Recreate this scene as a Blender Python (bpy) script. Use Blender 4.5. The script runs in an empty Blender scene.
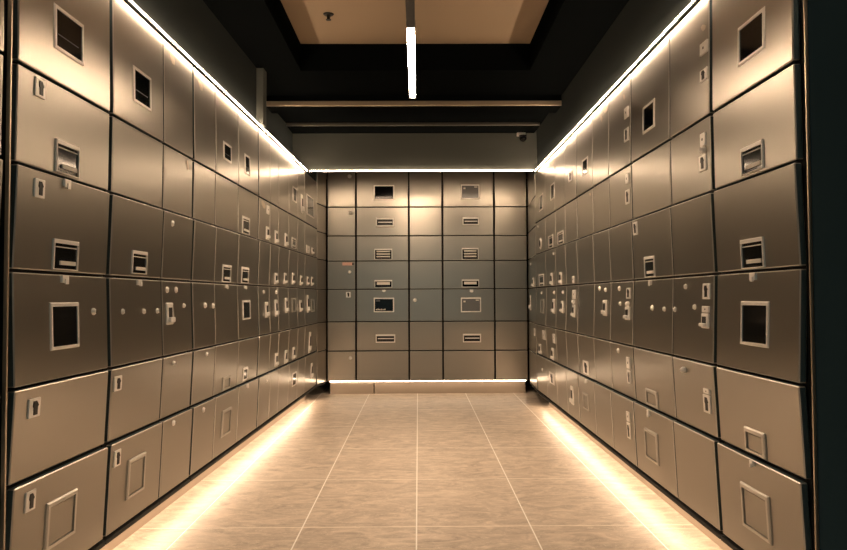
import bpy, bmesh, math, random
from mathutils import Matrix, Vector
random.seed(7)
S = bpy.context.scene
C = S.collection
CAM_H = 0.92

# ------------------------------------------------------------------ materials
def mat(name, color=(.5, .5, .5), metallic=0., rough=.5, emit=None, strength=0., spec=.5, bump=0., bump_scale=300., var=0., coat=0., coat_rough=.2):
    m = bpy.data.materials.new(name); m.use_nodes = True
    nt = m.node_tree; b = nt.nodes['Principled BSDF']
    b.inputs['Base Color'].default_value = (*color, 1)
    b.inputs['Metallic'].default_value = metallic
    b.inputs['Roughness'].default_value = rough
    b.inputs['Specular IOR Level'].default_value = spec
    b.inputs['Coat Weight'].default_value = coat
    b.inputs['Coat Roughness'].default_value = coat_rough
    if emit:
        b.inputs['Emission Color'].default_value = (*emit, 1)
        b.inputs['Emission Strength'].default_value = strength
    if bump or var:
        tc = nt.nodes.new('ShaderNodeTexCoord')
        n = nt.nodes.new('ShaderNodeTexNoise'); n.inputs['Scale'].default_value = bump_scale
        n.inputs['Detail'].default_value = 3
        nt.links.new(tc.outputs['Object'], n.inputs['Vector'])
        if bump:
            bp = nt.nodes.new('ShaderNodeBump'); bp.inputs['Strength'].default_value = bump
            bp.inputs['Distance'].default_value = .001
            nt.links.new(n.outputs['Fac'], bp.inputs['Height']); nt.links.new(bp.outputs['Normal'], b.inputs['Normal'])
        if var:
            mr = nt.nodes.new('ShaderNodeMapRange')
            mr.inputs['To Min'].default_value = rough - var; mr.inputs['To Max'].default_value = rough + var
            nt.links.new(n.outputs['Fac'], mr.inputs['Value']); nt.links.new(mr.outputs['Result'], b.inputs['Roughness'])
    return m

WARM = (1., .715, .475)
M = {}
M['door'] = mat('charcoal bronze door paint', (.37, .35, .31), .985, .275, bump=0)
M['edge'] = mat('bright door edge bevel', (.62, .60, .56), .8, .4)
M['side'] = mat('dark teal door side', (.06, .09, .098), 0, .5, spec=.2)
M['body'] = mat('black carcass paint', (.006, .007, .007), 0, .7)
M['steel'] = mat('brushed steel', (.95, .92, .88), .3, .38)
M['chrome'] = mat('chrome', (.97, .95, .92), .35, .3)
M['black'] = mat('black plastic', (.006, .006, .006), 0, .45)
M['glass'] = mat('black screen glass', (.004, .005, .006), 0, .08, spec=.25)
M['sheen_glass'] = mat('screen glass with painted sheen', (.16, .165, .17), 0, .15)  # grey tone stands in for reflections on the screens
M['label'] = mat('pale printed strip', (.75, .72, .66), 0, .5)
M['sticker'] = mat('worn pale sticker', (.62, .55, .46), 0, .6)
M['pink'] = mat('pink paper tag', (.8, .5, .42), 0, .6)
M['led'] = mat('warm LED diffuser', (.9, .8, .7), 0, .5, emit=WARM, strength=72.)
M['led_back'] = mat('warm LED diffuser, dimmer', (.9, .8, .7), 0, .5, emit=WARM, strength=42.)
M['led_low'] = mat('warm LED diffuser under plinth', (.9, .8, .7), 0, .5, emit=WARM, strength=13.)
M['tube'] = mat('linear lamp diffuser', (.9, .85, .8), 0, .5, emit=(1., .715, .48), strength=230.)
M['dark_wall'] = mat('near black wall paint', (.034, .040, .040), 0, .7, spec=0., bump=.1, bump_scale=250)
M['ceil'] = mat('black ceiling paint', (.004, .005, .0055), 0, .8, spec=0.)
M['ceil_panel'] = mat('beige ceiling panel', (.36, .28, .2), 0, .8, spec=.1)
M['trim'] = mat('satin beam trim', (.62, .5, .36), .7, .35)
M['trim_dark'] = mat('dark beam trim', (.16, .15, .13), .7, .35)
M['teal'] = mat('dark teal panel paint', (.018, .036, .048), 0, .7, spec=0.)
M['rail'] = mat('bronze edge rail', (.5, .42, .33), .8, .35)
M['plinth'] = mat('beige metal plinth', (.42, .35, .28), .5, .4)
M['soffit'] = mat('pale soffit board', (.35, .33, .30), 0, .7)
M['bulk'] = mat('dark grey bulkhead paint', (.10, .108, .10), 0, .7, spec=0., bump=.05)

def floor_material():
    m = bpy.data.materials.new('beige stone tiles'); m.use_nodes = True
    nt = m.node_tree; N = nt.nodes.new; L = nt.links.new
    b = nt.nodes['Principled BSDF']
    tc = N('ShaderNodeTexCoord'); sp = N('ShaderNodeSeparateXYZ'); L(tc.outputs['Object'], sp.inputs[0])
    def math_(op, a, bb=None):
        n = N('ShaderNodeMath'); n.operation = op
        for i, v in enumerate((a, bb)):
            if v is None: continue
            if isinstance(v, (int, float)): n.inputs[i].default_value = v
            else: L(v, n.inputs[i])
        return n.outputs[0]
    def grout(out, off, size, half):
        a = math_('SUBTRACT', out, off); a = math_('DIVIDE', a, size); a = math_('ADD', a, 200.5)
        f = math_('FRACT', a); f = math_('SUBTRACT', f, .5); f = math_('ABSOLUTE', f); f = math_('MULTIPLY', f, size)
        return math_('LESS_THAN', f, half), math_('FLOOR', math_('ADD', a, 0.0))
    gx, ix = grout(sp.outputs[0], -.010, .4565, .0028)
    gy, iy = grout(sp.outputs[1], 3.51, .717, .0030)
    # streaky marble
    mp = N('ShaderNodeMapping'); mp.inputs['Scale'].default_value = (2.2, 4.6, 1.); L(tc.outputs['Object'], mp.inputs[0])
    n1 = N('ShaderNodeTexNoise'); n1.inputs['Scale'].default_value = 2.6; n1.inputs['Detail'].default_value = 9
    n1.inputs['Roughness'].default_value = .72; n1.inputs['Distortion'].default_value = 1.6; L(mp.outputs[0], n1.inputs['Vector'])
    cr = N('ShaderNodeValToRGB'); cr.color_ramp.elements[0].position = .3; cr.color_ramp.elements[1].position = .72
    cr.color_ramp.elements[0].color = (.31, .255, .205, 1); cr.color_ramp.elements[1].color = (.80, .69, .575, 1)
    L(n1.outputs['Fac'], cr.inputs[0])
    mp2 = N('ShaderNodeMapping'); mp2.inputs['Scale'].default_value = (3.5, 9., 1.); L(tc.outputs['Object'], mp2.inputs[0])
    n2 = N('ShaderNodeTexNoise'); n2.inputs['Scale'].default_value = 2.; n2.inputs['Detail'].default_value = 6
    n2.inputs['Distortion'].default_value = 2.5; L(mp2.outputs[0], n2.inputs['Vector'])
    v = math_('ABSOLUTE', math_('SUBTRACT', n2.outputs['Fac'], .5))
    vein = math_('LESS_THAN', v, .008)
    mx = N('ShaderNodeMix'); mx.data_type = 'RGBA'; mx.inputs[7].default_value = (.82, .74, .64, 1)
    L(cr.outputs[0], mx.inputs[6]); L(math_('MULTIPLY', vein, .6), mx.inputs[0])
    g2 = N('ShaderNodeMix'); g2.data_type = 'RGBA'; g2.inputs[7].default_value = (1., .93, .82, 1)
    L(mx.outputs[2], g2.inputs[6]); L(math_('MULTIPLY', gy, .85), g2.inputs[0])
    g1 = N('ShaderNodeMix'); g1.data_type = 'RGBA'; g1.inputs[7].default_value = (1., .97, .92, 1)
    L(g2.outputs[2], g1.inputs[6]); L(gx, g1.inputs[0])
    L(g1.outputs[2], b.inputs['Base Color'])
    b.inputs['Roughness'].default_value = .22
    r = N('ShaderNodeMapRange'); r.inputs['To Min'].default_value = .3; r.inputs['To Max'].default_value = .4
    L(n1.outputs['Fac'], r.inputs['Value']); L(r.outputs[0], b.inputs['Roughness'])
    return m
M['floor'] = floor_material()

# ------------------------------------------------------------------ mesh helpers
def box(bm, x0, x1, y0, y1, z0, z1, mi=0, bev=0., tilt=0., seg=2):
    r = bmesh.ops.create_cube(bm, size=1.)
    vs = r['verts']
    zc = (z0 + z1) / 2
    for v in vs:
        v.co = Vector((x0 if v.co.x < 0 else x1, y0 if v.co.y < 0 else y1, z0 if v.co.z < 0 else z1))
        v.co.y += (v.co.z - zc) * tilt
    fs = list({f for v in vs for f in v.link_faces})
    for f in fs: f.material_index = mi
    if bev:
        es = list({e for v in vs for e in v.link_edges})
        rr = bmesh.ops.bevel(bm, geom=es, offset=bev, segments=seg, profile=.5, affect='EDGES')
        for f in rr['faces']: f.material_index = mi
    return vs

def ring(bm, x0, x1, z0, z1, wl, wt, wb, y0, y1, mi=0):
    """rectangular frame with an opening; y0 is the front, y1 the back; inner edge slopes in a little"""
    o = [(x0, z0), (x1, z0), (x1, z1), (x0, z1)]
    s = min(wl, wt) * .3
    i = [(x0 + wl, z0 + wb), (x1 - wl, z0 + wb), (x1 - wl, z1 - wt), (x0 + wl, z1 - wt)]
    oc = [(x0 + s, z0 + s), (x1 - s, z0 + s), (x1 - s, z1 - s), (x0 + s, z1 - s)]
    lo = [[bm.verts.new((p[0], y1, p[1])) for p in o],
          [bm.verts.new((p[0], y0 + s, p[1])) for p in o],
          [bm.verts.new((p[0], y0, p[1])) for p in oc],
          [bm.verts.new((p[0], y0, p[1])) for p in i],
          [bm.verts.new((p[0], y1, p[1])) for p in i]]
    for a, b in zip(lo[:-1], lo[1:]):
        for k in range(4):
            f = bm.faces.new((a[k], a[(k + 1) % 4], b[(k + 1) % 4], b[k])); f.material_index = mi

def disc(bm, cx, cz, r, y0, y1, mi=0, n=20, dome=0.):
    prof = [(r, y1), (r, y0 + r * .15), (r * .85, y0)]
    if dome: prof += [(r * .55, y0 - dome * .7), (r * .2, y0 - dome)]
    loops = []
    for rr, y in prof:
        loops.append([bm.verts.new((cx + rr * math.cos(2 * math.pi * k / n), y, cz + rr * math.sin(2 * math.pi * k / n))) for k in range(n)])
    for a, b in zip(loops[:-1], loops[1:]):
        for k in range(n):
            f = bm.faces.new((a[k], a[(k + 1) % n], b[(k + 1) % n], b[k])); f.material_index = mi
    f = bm.faces.new(loops[-1]); f.material_index = mi

def poly(bm, pts, y0, y1, mi=0):
    a = [bm.verts.new((x, y1, z)) for x, z in pts]; b = [bm.verts.new((x, y0, z)) for x, z in pts]
    n = len(pts)
    for k in range(n):
        f = bm.faces.new((a[k], a[(k + 1) % n], b[(k + 1) % n], b[k])); f.material_index = mi
    f = bm.faces.new(b); f.material_index = mi

LEAN = [0., 0.]
def obj(name, bm, mats, parent=None):
    bmesh.ops.recalc_face_normals(bm, faces=bm.faces)
    if LEAN[1] and parent is not None:                 # fittings lean with the door they sit on
        for v in bm.verts: v.co.y += (v.co.z - LEAN[0]) * LEAN[1]
    me = bpy.data.meshes.new(name); bm.to_mesh(me); bm.free()
    for m in (mats if isinstance(mats, (list, tuple)) else [mats]): me.materials.append(m)
    o = bpy.data.objects.new(name, me); C.objects.link(o)
    if parent: o.parent = parent
    return o

def tag(o, label, cat, group=None):
    o['label'] = label; o['category'] = cat
    if group: o['group'] = group
    return o

def struct(name, bm, m):
    o = obj(name, bm, m); o['kind'] = 'structure'; return o

def one(*a, **k):
    bm = bmesh.new(); box(bm, *a, **k); return bm

# ------------------------------------------------------------------ door fittings (local: x along wall, y into wall, z up; door front at y=0)
def fit_disp(door, x0, x1, z0, z1, style):
    bm = bmesh.new(); ring(bm, x0, x1, z0, z1, .010, .012, .010, -.0045, .002)
    obj('display_frame', bm, M['steel'], door)
    bm = bmesh.new(); box(bm, x0 + .010, x1 - .010, -.0015, .004, z0 + .010, z1 - .012)
    w, h = x1 - x0, z1 - z0
    if style == 'grey':  # reflections painted as grey glass and pale marks
        box(bm, x0 + .03, x1 - .03, -.002, -.001, z0 + .018, z0 + .05, 1)
        box(bm, x0 + .025, x0 + .045, -.002, -.001, z1 - .045, z1 - .03, 2)
        box(bm, x1 - .05, x1 - .02, -.002, -.001, z1 - .03, z1 - .02, 2)
    elif style == 'glints':  # small pale marks painted in for reflections
        for k in range(6):
            box(bm, x0 + .02 + k * .016, x0 + .031 + k * .016, -.002, -.001, z0 + .02, z0 + .03 + (k % 2) * .004, 2)
        box(bm, x0 + .02, x0 + .06, -.002, -.001, z1 - .034, z1 - .025, 1)
    elif style == 'line':
        box(bm, x0 + .02, x1 - .03, -.002, -.001, z0 + h * .35, z0 + h * .35 + .003, 1)
    obj('display_screen', bm, [M['sheen_glass'] if style == 'grey' else M['glass'], M['sheen_glass'], M['label']], door)

def fit_panel(door, x0, x1, z0, z1, style):
    bm = bmesh.new(); w, h = x1 - x0, z1 - z0
    ring(bm, x0, x1, z0, z1, .0055, .012, .003, -.0055, .002)
    obj('reader_frame', bm, M['steel'], door)
    bm = bmesh.new(); box(bm, x0 + .005, x1 - .005, -.001, .003, z0 + .002, z1 - .010)
    if style == 'back3':
        for k in range(3):
            zz = z0 + h * (.2 + .24 * k); box(bm, x0 + .02, x1 - .02, -.008, -.002, zz, zz + h * .12, 1, bev=.001)
    elif style == 'back4':
        box(bm, x0 + .022, x1 - .022, -.006, -.002, z0 + h * .35, z0 + h * .72, 1, bev=.001)
    else:
        zz = z0 + h * .16
        box(bm, x0 + w * .26, x1 - w * .12, -.006, -.002, zz, zz + .012, 1)
        box(bm, x0 + .012, x1 - .012, -.005, -.002, z1 - .024, z1 - .021, 1)
    obj('reader_panel', bm, [M['glass'], M['label']], door)

def fit_flap(door, x0, x1, z0, z1):
    bm = bmesh.new(); ring(bm, x0, x1, z0, z1, .013, .014, .012, -.007, .002)
    obj('flap_frame', bm, M['edge'], door)
    bm = bmesh.new(); box(bm, x0 + .016, x1 - .016, -.003, .003, z0 + .015, z1 - .018, bev=.001)
    obj('flap_panel', bm, M['door'], door)

def fit_lock(door, x0, x1, z0, z1):
    w, h = x1 - x0, z1 - z0
    bm = bmesh.new(); box(bm, x0, x1, -.0045, .002, z0, z1, bev=.002)
    p = obj('lock_plate', bm, M['steel'], door)
    bm = bmesh.new()
    cx = (x0 + x1) / 2
    poly(bm, [(cx - w * .12, z0 + h * .14), (cx + w * .2, z0 + h * .14), (cx + w * .2, z0 + h * .55), (cx + w * .28, z0 + h * .62), (cx + w * .1, z0 + h * .86),
              (cx - w * .16, z0 + h * .86), (cx - w * .2, z0 + h * .6), (cx - w * .12, z0 + h * .5)], -.0062, -.004)
    obj('lock_lever', bm, M['black'], door)

def fit_plate(door, x0, x1, z0, z1):
    bm = bmesh.new(); box(bm, x0, x1, -.006, .002, z0, z1, bev=.002)
    h = z1 - z0; cx = (x0 + x1) / 2
    box(bm, cx - .004, cx + .004, -.0065, -.005, z0 + h * .42, z0 + h * .6, 1)
    obj('number_plate', bm, [M['steel'], M['black']], door)

def fit_key(door, x0, x1, z0, z1):
    cx, cz = (x0 + x1) / 2, (z0 + z1) / 2
    r = max(.010, min(.013, (z1 - z0) / 2))
    bm = bmesh.new(); disc(bm, cx, cz, r, -.005, .002, dome=.006)
    box(bm, cx - .0018, cx + .0018, -.0116, -.010, cz - r * .4, cz + r * .4, 1)
    obj('keyhole', bm, [M['chrome'], M['black']], door)

def fit_knob(door, x0, x1, z0, z1):
    cx, cz = (x0 + x1) / 2, (z0 + z1) / 2
    r = max(.012, min(.019, (z1 - z0) / 2))
    bm = bmesh.new(); disc(bm, cx, cz, r, -.012, .002, dome=.007)
    obj('knob', bm, M['chrome'], door)

def fit_handle(door, x0, x1, z0, z1):
    w, h = x1 - x0, z1 - z0
    cx = (x0 + x1) / 2; hw = min(w / 2, .032); x0, x1 = cx - hw, cx + hw; w = 2 * hw
    bm = bmesh.new(); box(bm, x0, x1, -.008, .002, z0, z1, bev=.004)
    obj('handle_plate', bm, M['steel'], door)
    bm = bmesh.new()
    box(bm, x0 + w * .22, x1 - w * .22, -.0095, -.006, z0 + h * .34, z1 - h * .22, 0, bev=.001)
    box(bm, x0 + w * .14, x1 - w * .14, -.020, -.006, z0 + h * .12, z0 + h * .34, 1, bev=.003)
    obj('handle_grip', bm, [M['black'], M['chrome']], door)

def fit_slot(door, x0, x1, z0, z1):
    bm = bmesh.new(); ring(bm, x0, x1, z0, z1, .009, .016, .010, -.016, .002)
    obj('slot_frame', bm, M['steel'], door)
    h = z1 - z0
    bm = bmesh.new(); box(bm, x0 + .008, x1 - .008, -.002, .003, z0 + .008, z1 - .014, 0)
    box(bm, x0 + .02, x1 - .014, -.010, -.001, z0 + h * .44, z0 + h * .54, 1, bev=.001)  # steel bar stands in for the highlight in the slot
    obj('slot_mouth', bm, [M['black'], M['steel']], door)

def fit_latch(door, x0, x1, z0, z1):
    cx = (x0 + x1) / 2; w = min(x1 - x0, .034)
    bm = bmesh.new(); box(bm, cx - w / 2, cx + w / 2, -.008, .002, z0, z1, bev=.002)
    box(bm, cx - w * .2, cx + w * .3, -.011, -.006, z0 - .004, z0 + (z1 - z0) * .5, bev=.001)
    obj('latch', bm, M['steel'], door)

def fit_sticker(door, x0, x1, z0, z1):
    w, h = x1 - x0, z1 - z0
    pts = [(x0 + w * .1, z0 + h * .5), (x0 + w * .45, z0), (x1 - w * .1, z0 + h * .05), (x1, z0 + h * .45), (x1 - w * .3, z1 - h * .2), (x0 + w * .35, z1), (x0, z1 - h * .15)]
    bm = bmesh.new(); poly(bm, pts, -.0008, .001)
    obj('sticker', bm, M['sticker'], door)

def fit_tag(door, x0, x1, z0, z1):
    bm = bmesh.new(); box(bm, x0, x1 - .012, -.006, -.003, z0 + .004, z1 - .004, bev=.001)
    box(bm, x1 - .014, x1, -.010, .002, z0 + .01, z1 - .012, 1, bev=.002)
    obj('paper_tag', bm, [M['pink'], M['black']], door)

def fit_round(door, x0, x1, z0, z1):
    cx, cz = (x0 + x1) / 2, (z0 + z1) / 2
    bm = bmesh.new(); disc(bm, cx, cz, (z1 - z0) / 2, -.008, .002, n=28)
    obj('lock_ring', bm, M['steel'], door)
    bm = bmesh.new(); disc(bm, cx + .008, cz, (z1 - z0) * .33, -.010, -.006, n=24)
    obj('lock_cylinder', bm, M['black'], door)

FIT = dict(disp=fit_disp, panel=fit_panel, flap=fit_flap, lock=fit_lock, plate=fit_plate, key=fit_key, knob=fit_knob,
           handle=fit_handle, slot=fit_slot, latch=fit_latch, sticker=fit_sticker, tag=fit_tag, round=fit_round)

# fittings per column: (kind, row, x0, x1, z0, z1), x from the column's left edge as you face it, metres
DEV_L = {
 0: [('disp',0,0.171,0.334,1.636,1.766), ('lock',1,0.080,0.128,1.472,1.524), ('panel',1,0.188,0.317,1.284,1.379), ('lock',2,0.080,0.128,1.195,1.247), ('latch',2,0.215,0.263,1.244,1.270), ('panel',2,0.184,0.321,1.003,1.091), ('latch',3,0.230,0.266,0.965,0.988), ('disp',3,0.171,0.326,0.772,0.908), ('key',3,0.405,0.429,0.866,0.889), ('lock',4,0.066,0.119,0.599,0.651), ('lock',5,0.054,0.100,0.354,0.408), ('flap',5,0.158,0.319,0.214,0.349)],
 1: [('disp',0,0.142,0.296,1.629,1.760), ('panel',2,0.150,0.277,1.008,1.092), ('latch',3,0.197,0.231,0.967,0.997), ('key',3,0.068,0.091,0.863,0.883), ('key',3,0.239,0.265,0.860,0.880), ('key',3,0.359,0.388,0.859,0.878), ('lock',4,0.010,0.064,0.604,0.655), ('lock',5,0.012,0.059,0.350,0.406), ('flap',5,0.121,0.266,0.210,0.350)],
 2: [('sticker',0,0.060,0.119,1.889,1.935), ('sticker',1,0.247,0.278,1.479,1.523), ('key',2,0.072,0.100,1.211,1.240), ('key',3,0.036,0.067,0.939,0.966), ('key',3,0.128,0.164,0.940,0.967), ('handle',3,0.023,0.111,0.811,0.900), ('key',3,0.207,0.258,0.877,0.895), ('key',4,0.083,0.126,0.642,0.660), ('key',5,0.087,0.119,0.395,0.419)],
 3: [('sticker',0,0.049,0.112,1.883,1.925), ('key',3,0.124,0.188,0.871,0.897), ('key',3,0.252,0.288,0.866,0.894), ('key',4,0.141,0.186,0.646,0.663), ('key',5,0.103,0.135,0.388,0.414)],
 4: [('disp',0,0.116,0.252,1.628,1.722), ('panel',2,0.119,0.261,0.998,1.089), ('latch',3,0.168,0.210,0.969,0.982), ('flap',4,0.134,0.257,0.439,0.514), ('flap',5,0.108,0.260,0.212,0.348)],
 5: [('disp',0,0.114,0.222,1.624,1.739), ('panel',1,0.073,0.222,1.274,1.379), ('panel',2,0.071,0.213,1.002,1.091), ('latch',3,0.125,0.170,0.971,0.985), ('disp',3,0.089,0.243,0.794,0.905), ('disp',4,0.110,0.200,0.448,0.523), ('latch',5,0.133,0.178,0.409,0.429)],
 6: [('sticker',1,0.042,0.154,1.481,1.527), ('plate',1,0.167,0.234,1.456,1.511), ('handle',1,0.143,0.247,1.290,1.374), ('key',3,0.097,0.147,0.944,0.966), ('handle',3,0.118,0.241,0.792,0.890), ('key',5,0.146,0.187,0.384,0.398)],
 7: [('handle',1,0.112,0.216,1.281,1.372), ('handle',2,0.115,0.218,1.007,1.084), ('key',3,0.161,0.213,0.938,0.970), ('handle',3,0.122,0.214,0.791,0.904), ('handle',4,0.132,0.230,0.452,0.544)],
 8: [('handle',1,0.157,0.287,1.285,1.379), ('handle',2,0.140,0.270,1.014,1.094), ('handle',3,0.187,0.291,0.807,0.915), ('handle',4,0.183,0.288,0.444,0.541)],
 9: [('disp',0,0.131,0.267,1.648,1.764), ('panel',1,0.105,0.258,1.292,1.371), ('handle',2,0.082,0.226,1.016,1.103), ('flap',3,0.108,0.254,0.808,0.914), ('handle',4,0.115,0.242,0.450,0.543), ('disp',5,0.123,0.269,0.247,0.353)],
 10: [('handle',0,0.070,0.224,1.597,1.746), ('handle',2,0.058,0.219,1.014,1.093), ('handle',3,0.047,0.175,0.802,0.898)],
 11: [('disp',0,0.075,0.404,1.613,1.789), ('plate',1,0.063,0.197,1.292,1.354), ('handle',1,0.253,0.425,1.295,1.351), ('handle',2,0.064,0.189,1.019,1.093), ('handle',2,0.258,0.392,1.019,1.097), ('handle',3,0.065,0.190,0.791,0.938), ('flap',3,0.282,0.427,0.793,0.904), ('handle',4,0.146,0.284,0.445,0.624), ('handle',5,0.238,0.341,0.220,0.353)],
}
DEV_R = {
 0: [('disp',0,0.185,0.349,1.628,1.750), ('panel',1,0.190,0.323,1.287,1.371), ('panel',2,0.172,0.312,1.001,1.090), ('latch',3,0.227,0.262,0.965,0.987), ('disp',3,0.167,0.336,0.769,0.902), ('flap',4,0.174,0.297,0.442,0.520), ('latch',5,0.229,0.248,0.413,0.426), ('flap',5,0.153,0.324,0.210,0.346)],
 1: [('sticker',0,0.307,0.348,1.844,1.869), ('plate',0,0.308,0.370,1.759,1.802), ('lock',0,0.304,0.362,1.666,1.708), ('plate',1,0.299,0.341,1.441,1.487), ('knob',1,0.293,0.359,1.414,1.438), ('lock',1,0.280,0.341,1.355,1.411), ('key',3,0.113,0.146,0.944,0.963), ('lock',3,0.287,0.345,0.907,0.962), ('key',3,0.199,0.232,0.870,0.887), ('plate',3,0.287,0.343,0.861,0.883), ('handle',3,0.285,0.341,0.806,0.858), ('knob',4,0.104,0.146,0.631,0.654), ('plate',4,0.292,0.342,0.580,0.598), ('lock',4,0.282,0.340,0.513,0.576), ('key',3,0.012,0.039,0.856,0.876)],
 2: [('disp',0,0.171,0.322,1.631,1.752), ('lock',2,0.022,0.082,1.198,1.257), ('panel',2,0.155,0.285,0.998,1.090), ('latch',3,0.212,0.238,0.966,0.985), ('key',3,0.233,0.271,0.856,0.880), ('key',3,0.379,0.413,0.856,0.875), ('flap',4,0.151,0.297,0.436,0.516), ('latch',5,0.200,0.226,0.402,0.417), ('flap',5,0.142,0.301,0.209,0.342)],
 3: [('sticker',0,0.257,0.289,1.868,1.897), ('plate',0,0.289,0.348,1.768,1.820), ('lock',0,0.284,0.350,1.656,1.720), ('plate',1,0.297,0.346,1.453,1.500), ('lock',1,0.287,0.349,1.356,1.425), ('key',3,0.130,0.175,0.944,0.969), ('key',3,0.144,0.198,0.871,0.892), ('lock',3,0.272,0.334,0.906,0.958), ('knob',3,0.276,0.335,0.873,0.890), ('handle',3,0.264,0.333,0.805,0.869), ('key',4,0.126,0.167,0.634,0.661), ('plate',4,0.279,0.329,0.575,0.629), ('lock',4,0.273,0.326,0.502,0.566), ('plate',5,0.271,0.318,0.325,0.370), ('lock',5,0.264,0.314,0.242,0.317)],
 4: [('sticker',0,0.216,0.332,1.894,1.953), ('sticker',0,0.172,0.219,1.866,1.904), ('key',3,0.093,0.135,0.947,0.975), ('key',3,0.216,0.255,0.941,0.964), ('handle',3,0.191,0.278,0.813,0.898)],
 5: [('disp',0,0.148,0.284,1.641,1.742), ('sticker',1,0.302,0.348,1.499,1.519), ('lock',4,0.098,0.237,0.451,0.532), ('latch',5,0.194,0.242,0.410,0.422), ('flap',5,0.109,0.242,0.242,0.342)],
 6: [('lock',0,0.129,0.234,1.668,1.736), ('plate',2,0.189,0.235,1.004,1.049), ('plate',3,0.196,0.276,0.902,0.959), ('knob',3,0.194,0.279,0.871,0.898), ('handle',3,0.191,0.282,0.784,0.865), ('handle',5,0.104,0.238,0.217,0.337)],
 7: [('panel',1,0.089,0.278,1.284,1.375), ('handle',2,0.088,0.244,1.000,1.089), ('key',3,0.196,0.272,0.930,0.962), ('handle',3,0.167,0.267,0.803,0.886)],
 8: [('sticker',0,0.213,0.387,1.893,1.937), ('disp',0,0.240,0.390,1.632,1.755), ('panel',1,0.141,0.297,1.284,1.379), ('key',2,0.315,0.367,1.221,1.244), ('handle',2,0.166,0.305,1.000,1.093), ('key',3,0.277,0.352,0.931,0.960), ('handle',3,0.249,0.354,0.790,0.899), ('plate',4,0.274,0.349,0.575,0.642), ('handle',4,0.152,0.321,0.440,0.534), ('lock',5,0.126,0.304,0.263,0.349)],
 9: [('disp',0,0.211,0.377,1.612,1.745), ('round',1,0.145,0.328,1.301,1.397), ('key',1,0.110,0.181,1.488,1.510), ('panel',2,0.147,0.357,1.002,1.100), ('key',3,0.216,0.289,0.937,0.958), ('flap',3,0.229,0.363,0.784,0.897), ('handle',4,0.097,0.237,0.440,0.527), ('plate',4,0.315,0.411,0.575,0.647), ('key',5,0.228,0.335,0.314,0.343)],
}
DEV_B = {
 0: [('knob',0,0.199,0.237,2.051,2.089), ('knob',1,0.212,0.245,1.699,1.741), ('tag',3,0.149,0.256,1.215,1.253), ('knob',3,0.202,0.231,1.142,1.173), ('lock',4,0.183,0.227,0.915,0.968), ('knob',6,0.211,0.239,0.326,0.359)],
 1: [('disp',0,0.170,0.366,1.844,1.987), ('slot',1,0.191,0.361,1.589,1.673), ('panel',2,0.176,0.345,1.276,1.378), ('panel',3,0.176,0.344,1.009,1.080), ('latch',4,0.244,0.283,0.970,0.987), ('disp',4,0.168,0.362,0.774,0.912), ('slot',5,0.186,0.371,0.486,0.565)],
 2: [('knob',4,0.040,0.072,0.868,0.908)],
 3: [('disp',0,0.177,0.356,1.850,1.990), ('slot',1,0.191,0.348,1.599,1.676), ('panel',2,0.183,0.342,1.273,1.382), ('panel',3,0.181,0.345,1.010,1.081), ('latch',4,0.254,0.292,0.962,0.981), ('disp',4,0.171,0.363,0.771,0.910), ('slot',5,0.188,0.360,0.485,0.567)],
}


SIDE = [v + CAM_H for v in (1.05, .619, .354, .073, -.235, -.485, -.795)]
CORNER = [v + CAM_H for v in (1.19, .855, .60, .348, .073, -.235, -.498, -.795)]
BACK = [v + CAM_H for v in (1.20, .855, .581, .342, .073, -.235, -.512, -.80)]
TILT_SIDE = (.015, -.01, -.035, .03, -.05, -.05)
TILT_BACK = (0, 0, 0, 0, 0, -.04, -.03)
TILT_CORNER = (0,) * 7

G_L = 'lockers along the left wall'
G_R = 'lockers along the right wall'
G_B = 'lockers across the back wall'
def locker(loc, rot, width, rows, fits, label, group, gap_l=.003, gap_r=.003, depth=.48, tilts=None, styles=None, d0=0., d1=0.):
    """one locker column standing on the floor line; doors top to bottom"""
    root = bpy.data.objects.new('locker', None); C.objects.link(root)
    root.location = (*loc, 0); root.rotation_euler = (0, 0, rot)
    root.empty_display_size = .1
    tag(root, label, 'locker', group)
    bm = bmesh.new(); box(bm, .001 + d0, width - .001 - d1, .021, depth, rows[-1] - .004, rows[0] - .002)
    obj('carcass', bm, M['body'], root)
    if group != G_B: obj('base_rail', one(.001 + d0, width - .001 - d1, .004, .030, rows[-1] - .019, rows[-1] - .0045), M['body'], root)
    for r in range(len(rows) - 1):
        zt, zb = rows[r] - .0045, rows[r + 1] + .0045
        bm = bmesh.new(); box(bm, gap_l, width - gap_r, 0, .0205, zb, zt, bev=.003, seg=1, tilt=(tilts[r] if tilts else 0))
        for f in bm.faces:
            f.normal_update(); f.material_index = 0 if f.normal.y < -.97 else (2 if max(abs(f.normal.x), abs(f.normal.z), f.normal.y) > .97 else 1)
        d = obj('door', bm, [M['door'], M['edge'], M['side']], root)
        LEAN[:] = [(zb + zt) / 2, tilts[r] if tilts else 0.]
        for (k, rr, x0, x1, z0, z1) in fits:
            if rr != r: continue
            z0 = max(z0, zb + .003); z1 = min(z1, zt - .003)
            if k in ('latch',): z1 = zt - .001
            x0 = max(x0, gap_l + .004); x1 = min(x1, width - gap_r - .003)
            st = (styles or {}).get((k, r), '')
            if k in ('disp', 'panel'): FIT[k](d, x0, x1, z0, z1, st)
            else: FIT[k](d, x0, x1, z0, z1)
        LEAN[:] = [0., 0.]
    return root

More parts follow.
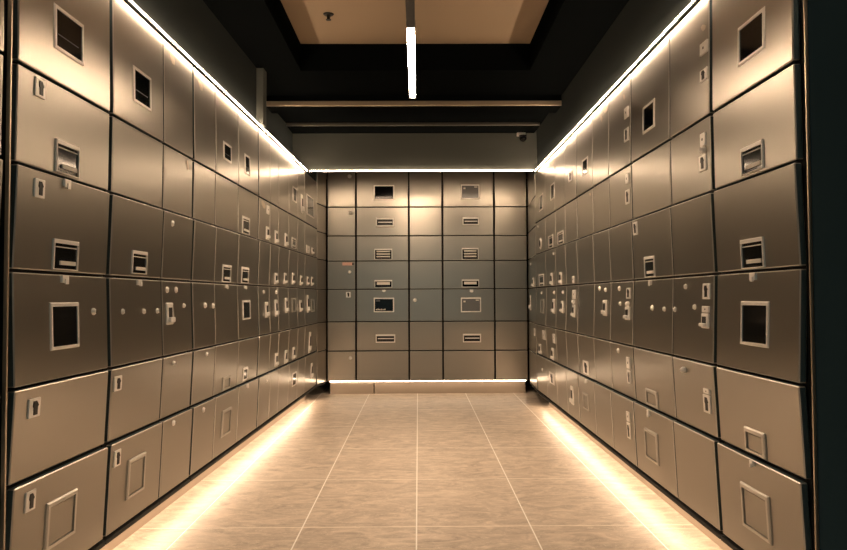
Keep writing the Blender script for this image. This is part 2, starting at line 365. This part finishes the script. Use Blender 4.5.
# ------------------------------------------------------------------ left bank (plane x = -1.0954 + .0287 y, faces the aisle)
TL, WL = .0287, 1.0954
NL = math.sqrt(1 + TL * TL); ANG_L = math.pi / 2 - math.atan(TL)
def left_pt(s, out=0.):
    y = s / NL; x = -WL + TL * y
    return (x + out / NL, y - out * TL / NL)
left_cols = [(1.787, 2.307, .006, .009), (2.313, 2.753, .009, .006), (2.753, 3.088, .006, .009), (3.094, 3.399, .009, .006), (3.399, 3.790, .006, .006),
             (3.790, 4.215, .006, .010), (4.223, 4.505, .010, .006), (4.505, 4.747, .006, .006), (4.747, 5.071, .006, .006), (5.071, 5.392, .006, .006),
             (5.392, 5.683, .006, .006), (5.683, 6.258, .006, .004)]
left_start = [1.787, 2.328, 2.753, 3.101, 3.399, 3.790, 4.234, 4.505, 4.747, 5.071, 5.392, 5.683]
left_labels = [
    'wide locker at near left with two framed screens and a column of lever locks',
    'wide locker with one framed top screen, second whole column on the left',
    'narrow locker with a steel handle and keyholes on its dark door, third on the left',
    'narrow plain locker with only keyholes and a torn sticker, fourth on the left',
    'locker with top screen, one reader and two framed flaps, fifth on the left',
    'locker with three small screens and two readers, sixth on the left',
    'narrow locker with stickers and a handle right after the thick joint, seventh on the left',
    'narrowest left locker, four steel handles down it, eighth on the left',
    'narrow locker with handles on four doors and no screen, ninth on the left',
    'narrow locker with a slim screen on its top and bottom doors, tenth on the left',
    'narrow locker with a tall handle on its top door, eleventh on the left',
    'wide far left locker with a large top screen and pairs of handles below']
for i, (a, b, gl, gr) in enumerate(left_cols):
    x, y = left_pt(a)
    off = left_start[i] - a
    fits = [(k, r, x0 + off, x1 + off, z0, z1) for (k, r, x0, x1, z0, z1) in DEV_L.get(i, [])]
    locker((x, y), ANG_L, b - a, SIDE, fits, left_labels[i], G_L, gl, gr, tilts=TILT_SIDE, styles={('disp', 0): 'line'})
# the column nearest the camera, cut by the frame
x, y = left_pt(1.20)
locker((x, y), ANG_L, .545, SIDE, [], 'locker cut off by the left edge of the photo, beyond the dark joint and rail', G_L, .003, .010, tilts=TILT_SIDE)
# corner return
p0 = Vector(left_pt(6.262)); p1 = Vector((-.870, 6.548))
dv = p1 - p0
locker(p0, math.atan2(dv.y, dv.x), dv.length, CORNER, [], 'dark plain corner locker between the left lockers and the back lockers', G_L, .003, .004, depth=.3, tilts=TILT_CORNER, d1=.02)

# ------------------------------------------------------------------ right bank (plane x = 1)
right_cols = [(1.799, 2.317, .006, .010), (2.323, 2.705, .010, .006), (2.705, 3.200, .006, .006), (3.206, 3.579, .006, .006), (3.579, 3.915, .006, .006),
              (3.915, 4.310, .006, .006), (4.316, 4.657, .006, .006), (4.657, 4.996, .006, .006), (4.996, 5.387, .006, .006), (5.387, 5.840, .006, .006)]
right_end = [2.297, 2.705, 3.193, 3.579, 3.915, 4.299, 4.657, 4.996, 5.387, 5.844]
right_labels = [
    'wide locker at near right beside the dark partition, with screens and framed flaps',
    'locker with locks and plates down its right edge, second on the right',
    'wide locker with one top screen and two framed low flaps, third on the right',
    'locker with paired steel lock plates on nearly every door, fourth on the right',
    'locker with stickers on top and one dark handle halfway, fifth on the right',
    'locker with a top screen and a low lock above a flap, sixth on the right',
    'narrow locker with a tall handle set and a bottom door handle, seventh on the right',
    'narrow locker with a bare top door and one reader, eighth on the right',
    'locker with a sticker above its top screen, ninth on the right',
    'locker with a round lock under its top screen, tenth on the right']
for i, (a, b, gn, gf) in enumerate(right_cols):       # a = nearer end, b = farther end; facing it, the far end is on the left
    off = b - right_end[i] - 0.0
    start = {0: 2.297, 1: 2.705, 2: 3.193, 3: 3.579, 4: 3.915, 5: 4.299, 6: 4.657, 7: 4.996, 8: 5.387, 9: 5.844}[i]
    off = b - start
    fits = [(k, r, x0 + off, x1 + off, z0, z1) for (k, r, x0, x1, z0, z1) in DEV_R.get(i, [])]
    locker((1.0, b), -math.pi / 2, b - a, SIDE, fits, right_labels[i], G_R, gf, gn, tilts=TILT_SIDE)
p0 = Vector((1.047, 6.548)); p1 = Vector((1.0, 5.846)); dv = p1 - p0
locker(p0, math.atan2(dv.y, dv.x), dv.length, CORNER,
       [('handle', 3, .46, .53, 1.0, 1.085), ('handle', 4, .18, .25, .79, .93), ('plate', 5, .53, .60, .575, .64), ('key', 3, .25, .30, 1.20, 1.225)],
       'dark corner locker between the right lockers and the back lockers', G_R, .004, .003, depth=.3, tilts=TILT_CORNER, d0=.02, d1=.024)

# ------------------------------------------------------------------ back bank (plane y = 6.56)
bx = [-.868, -.59, -.086, .2345, .7276, 1.045]
back_labels = [
    'narrow back wall locker with small knobs and a pink tag',
    'wide back wall locker with two black screens and coin slots',
    'plain narrow locker in the middle of the back wall with one small knob',
    'wide back wall locker with coin slots and two screens greyed by painted reflections',
    'plain narrow locker without fittings at the right end of the back wall']
for i in range(5):
    st = {('panel', 2): 'back3', ('panel', 3): 'back4'}
    if i == 3: st[('disp', 0)] = st[('disp', 4)] = 'grey'
    if i == 1: st[('disp', 4)] = 'glints'
    locker((bx[i], 6.56), 0, bx[i + 1] - bx[i], BACK, DEV_B.get(i, []), back_labels[i], G_B, .009, .009, tilts=TILT_BACK, styles=st)

# ------------------------------------------------------------------ setting
struct('floor', one(-1.75, 1.75, -5., 7.2, -.06, 0), M['floor'])
struct('wall_back', one(-1.75, 1.75, 7.1, 7.2, 0, 2.7), M['dark_wall'])
struct('wall_left', one(-1.75, -1.65, -1.2, 7.1, 0, 2.7), M['dark_wall'])
struct('wall_right', one(1.65, 1.75, -1.2, 7.1, 0, 2.7), M['dark_wall'])
ZC = CAM_H + 1.40                                     # underside of the black ceiling
bm = bmesh.new()
CX0, CX1, CY0, CY1 = -.72, .70, .6, 4.23              # lighter raised panel
box(bm, -1.65, CX0, -1.2, 7.1, ZC, ZC + .05); box(bm, CX1, 1.65, -1.2, 7.1, ZC, ZC + .05)
box(bm, CX0, CX1, CY1, 7.1, ZC, ZC + .05); box(bm, CX0, CX1, -1.2, CY0, ZC, ZC + .05)
box(bm, CX0 - .02, CX0, CY0, CY1, ZC + .05, ZC + .167); box(bm, CX1, CX1 + .02, CY0, CY1, ZC + .05, ZC + .167)
box(bm, CX0, CX1, CY1, CY1 + .02, ZC + .05, ZC + .167); box(bm, CX0, CX1, CY0 - .02, CY0, ZC + .05, ZC + .167)
struct('ceiling', bm, M['ceil'])
struct('ceiling.001', one(CX0 - .02, CX1 + .02, CY0 - .02, CY1 + .02, ZC + .167, ZC + .2), M['ceil_panel'])

# wall above the left lockers, ends in a pilaster; then set back
zt = SIDE[0] + .002
def left_prism(s0, s1, o0, o1, z0, z1):
    bm = bmesh.new()
    pts = [left_pt(s0, o0), left_pt(s1, o0), left_pt(s1, o1), left_pt(s0, o1)]
    a = [bm.verts.new((p[0], p[1], z0)) for p in pts]; b = [bm.verts.new((p[0], p[1], z1)) for p in pts]
    bm.faces.new(a); bm.faces.new(b)
    for k in range(4): bm.faces.new((a[k], a[(k + 1) % 4], b[(k + 1) % 4], b[k]))
    return bm
struct('wall_left.001', left_prism(1.0, 4.18, -.10, -.006, zt, ZC), M['dark_wall'])
struct('trim_1', left_prism(4.18, 4.26, -.12, .036, zt + .004, ZC), M['bulk'])
struct('wall_left.002', left_prism(4.26, 5.77, -.20, -.12, zt, ZC), M['dark_wall'])
# wall above the right lockers
struct('wall_right.001', one(1.006, 1.10, 1.0, 5.77, zt, ZC), M['dark_wall'])
# bulkhead above the back lockers
struct('wall_back.001', one(-1.12, 1.006, 5.775, 5.81, CAM_H + 1.062, ZC), M['bulk'])
struct('ceiling.002', one(-1.3, 1.3, 5.81, 7.1, CAM_H + 1.215, CAM_H + 1.24), M['soffit'])
# fillers above the last side columns, behind the bulkhead
struct('trim_2', left_prism(5.82, 6.262, -.05, -.012, SIDE[0] + .002, CAM_H + 1.215), M['dark_wall'])
# dark partition at near right, with bronze rail
struct('wall_right.002', one(1.016, 1.14, .2, 1.765, 0, ZC), M['teal'])
struct('trim_3', one(1.010, 1.018, 1.768, 1.774, .12, ZC - .02), M['rail'])
struct('trim_4', left_prism(1.752, 1.758, -.002, .008, .12, SIDE[0]), M['rail'])

# beams
def beam(y0, y1, z0, trim_h, x0, x1, label, tm):
    root = bpy.data.objects.new('ceiling_beam', None); C.objects.link(root); root.location = (0, y0, ZC)
    tag(root, label, 'beam')
    obj('beam_casing', one(x0, x1, .012, y1 - y0, z0 - ZC + .002, -.001), M['ceil'], root)
    obj('beam_trim', one(x0, x1, 0, .011, z0 - ZC, z0 - ZC + trim_h, bev=.003), tm, root)
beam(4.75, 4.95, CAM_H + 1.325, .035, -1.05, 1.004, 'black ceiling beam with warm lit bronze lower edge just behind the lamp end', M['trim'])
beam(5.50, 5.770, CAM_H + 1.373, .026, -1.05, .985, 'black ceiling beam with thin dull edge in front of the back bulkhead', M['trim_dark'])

# linear lamp
root = bpy.data.objects.new('linear_lamp', None); C.objects.link(root); root.location = (-.03, 3.26, CAM_H + 1.30)
tag(root, 'slim black linear ceiling lamp with glowing tube running down the aisle', 'lamp')
obj('lamp_housing', one(-.020, .020, -2.0, 0, -.018, .022, bev=.003), M['black'], root)
bm = bmesh.new()
n = 16
la = [[bm.verts.new((.017 * math.cos(2 * math.pi * k / n), y, .017 * math.sin(2 * math.pi * k / n))) for k in range(n)] for y in (.001, 1.15)]
for k in range(n): bm.faces.new((la[0][k], la[0][(k + 1) % n], la[1][(k + 1) % n], la[1][k]))
bm.faces.new(la[0]); bm.faces.new(la[1])
obj('lamp_tube', bm, M['tube'], root)
bm = bmesh.new(); box(bm, -.021, .021, .002, 1.15, .0185, .022); box(bm, -.021, .021, 1.1505, 1.154, -.020, .022)  # black shield added to cut tube light towards doors and back wall
box(bm, -.0215, -.019, .002, 1.15, -.027, .0185); box(bm, .019, .0215, .002, 1.15, -.027, .0185)
obj('lamp_shield', bm, M['black'], root)
obj('lamp_hanger', one(-.003, .003, 1.0, 1.006, .014, ZC - (CAM_H + 1.30)), M['black'], root)
obj('lamp_hanger', one(-.003, .003, -.5, -.494, .020, ZC + .167 - (CAM_H + 1.30)), M['black'], root)

# sprinkler
root = bpy.data.objects.new('ceiling_sprinkler', None); C.objects.link(root); root.location = (-.49, 3.78, ZC + .167)
tag(root, 'small dark sprinkler head on the lit ceiling panel', 'sprinkler')
bm = bmesh.new(); bmesh.ops.create_cone(bm, cap_ends=True, segments=18, radius1=.024, radius2=.03, depth=.006, matrix=Matrix.Translation((0, 0, -.003)))
obj('escutcheon', bm, M['black'], root)
bm = bmesh.new(); bmesh.ops.create_cone(bm, cap_ends=True, segments=12, radius1=.008, radius2=.01, depth=.024, matrix=Matrix.Translation((0, 0, -.018)))
bmesh.ops.create_cone(bm, cap_ends=True, segments=16, radius1=.015, radius2=.015, depth=.003, matrix=Matrix.Translation((0, 0, -.0315)))
obj('nozzle', bm, M['black'], root)

# security camera under the beam, on the bulkhead
root = bpy.data.objects.new('security_camera', None); C.objects.link(root); root.location = (.872, 5.775, CAM_H + 1.345)
tag(root, 'small dark security camera on the bulkhead near the back right corner', 'camera')
obj('mount', one(-.036, .036, -.03, 0, .0, .03, bev=.004), M['label'], root)
bm = bmesh.new(); bmesh.ops.create_uvsphere(bm, u_segments=20, v_segments=12, radius=.030, matrix=Matrix.Translation((.012, -.042, -.022)))
obj('dome', bm, M['glass'], root)
bm = bmesh.new(); bmesh.ops.create_cone(bm, cap_ends=True, segments=16, radius1=.033, radius2=.033, depth=.014, matrix=Matrix.Translation((.012, -.042, -.006)))
obj('collar', bm, M['black'], root)

# plinths (recessed toe kicks)
struct('baseboard_left', left_prism(1.0, 6.25, -.13, -.10, 0, .12), M['plinth'])
struct('baseboard_right', one(1.10, 1.13, .2, 5.84, 0, .12), M['plinth'])
struct('baseboard_back', one(-.84 + .42, 1.02, 6.60, 6.63, 0, .112, bev=.003), M['plinth'])
struct('baseboard_back.001', one(-.84, -.84 + .413, 6.585, 6.615, 0, .104, bev=.003), M['plinth'])

# LED strips
def led(name_label, bm, m, prof=None):
    if prof is None: return tag(obj('led_strip', bm, m), name_label, 'light strip')
    root = bpy.data.objects.new('led_strip', None); C.objects.link(root); tag(root, name_label, 'light strip')
    obj('diffuser', bm, m, root); obj('profile', prof, M['black'], root)  # black strip added to keep LED glow off the doors
zl = SIDE[0]
led('warm LED strip along the top of the left lockers', left_prism(1.2, 5.72, .012, .016, zl - .002, zl + .002), M['led'], left_prism(1.2, 5.72, .003, .0115, zl - .001, zl + .002))
led('warm LED strip along the top of the right lockers', one(.984, .988, 1.2, 5.745, zl - .002, zl + .002), M['led'], one(.9885, .997, 1.2, 5.745, zl - .001, zl + .002))
led('warm LED strip across the foot of the back bulkhead', one(-.905, .972, 5.768, 5.774, zl + .006, zl + .012), M['led_back'])
led('warm LED strip glowing under the left lockers', left_prism(1.0, 6.20, -.054, -.044, .092, .117), M['led_low'])
led('warm LED strip glowing under the right lockers', one(1.044, 1.054, .2, 5.80, .092, .117), M['led_low'])
led('warm LED strip glowing under the back lockers', one(-.84, 1.02, 6.572, 6.577, .1165, .1235), M['led_low'])

# ------------------------------------------------------------------ daylight from the open entrance behind the camera
w = bpy.data.worlds.new('lobby'); S.world = w; w.use_nodes = True
bg = w.node_tree.nodes['Background']
bg.inputs[0].default_value = (.64, .84, .78, 1); bg.inputs[1].default_value = .22

# ------------------------------------------------------------------ camera
cd = bpy.data.cameras.new('camera'); co = bpy.data.objects.new('camera', cd); C.objects.link(co)
cd.sensor_width = 36.; cd.lens = 690. / 847. * 36.; cd.clip_start = .02
R = Matrix.Rotation(-.0079, 4, 'Z') @ Matrix.Rotation(math.pi / 2 + .0314, 4, 'X') @ Matrix.Rotation(-.0044, 4, 'Z')
co.matrix_world = Matrix.Translation((0, 0, CAM_H)) @ R
S.camera = co

S.view_settings.view_transform = 'Standard'
S.view_settings.look = 'None'
S.view_settings.gamma = 1.0
S.view_settings.use_curve_mapping = False
S.view_settings.exposure = 0.72
S.cycles.use_denoising = True
S.cycles.max_bounces = 8
S.cycles.sample_clamp_indirect = 8.
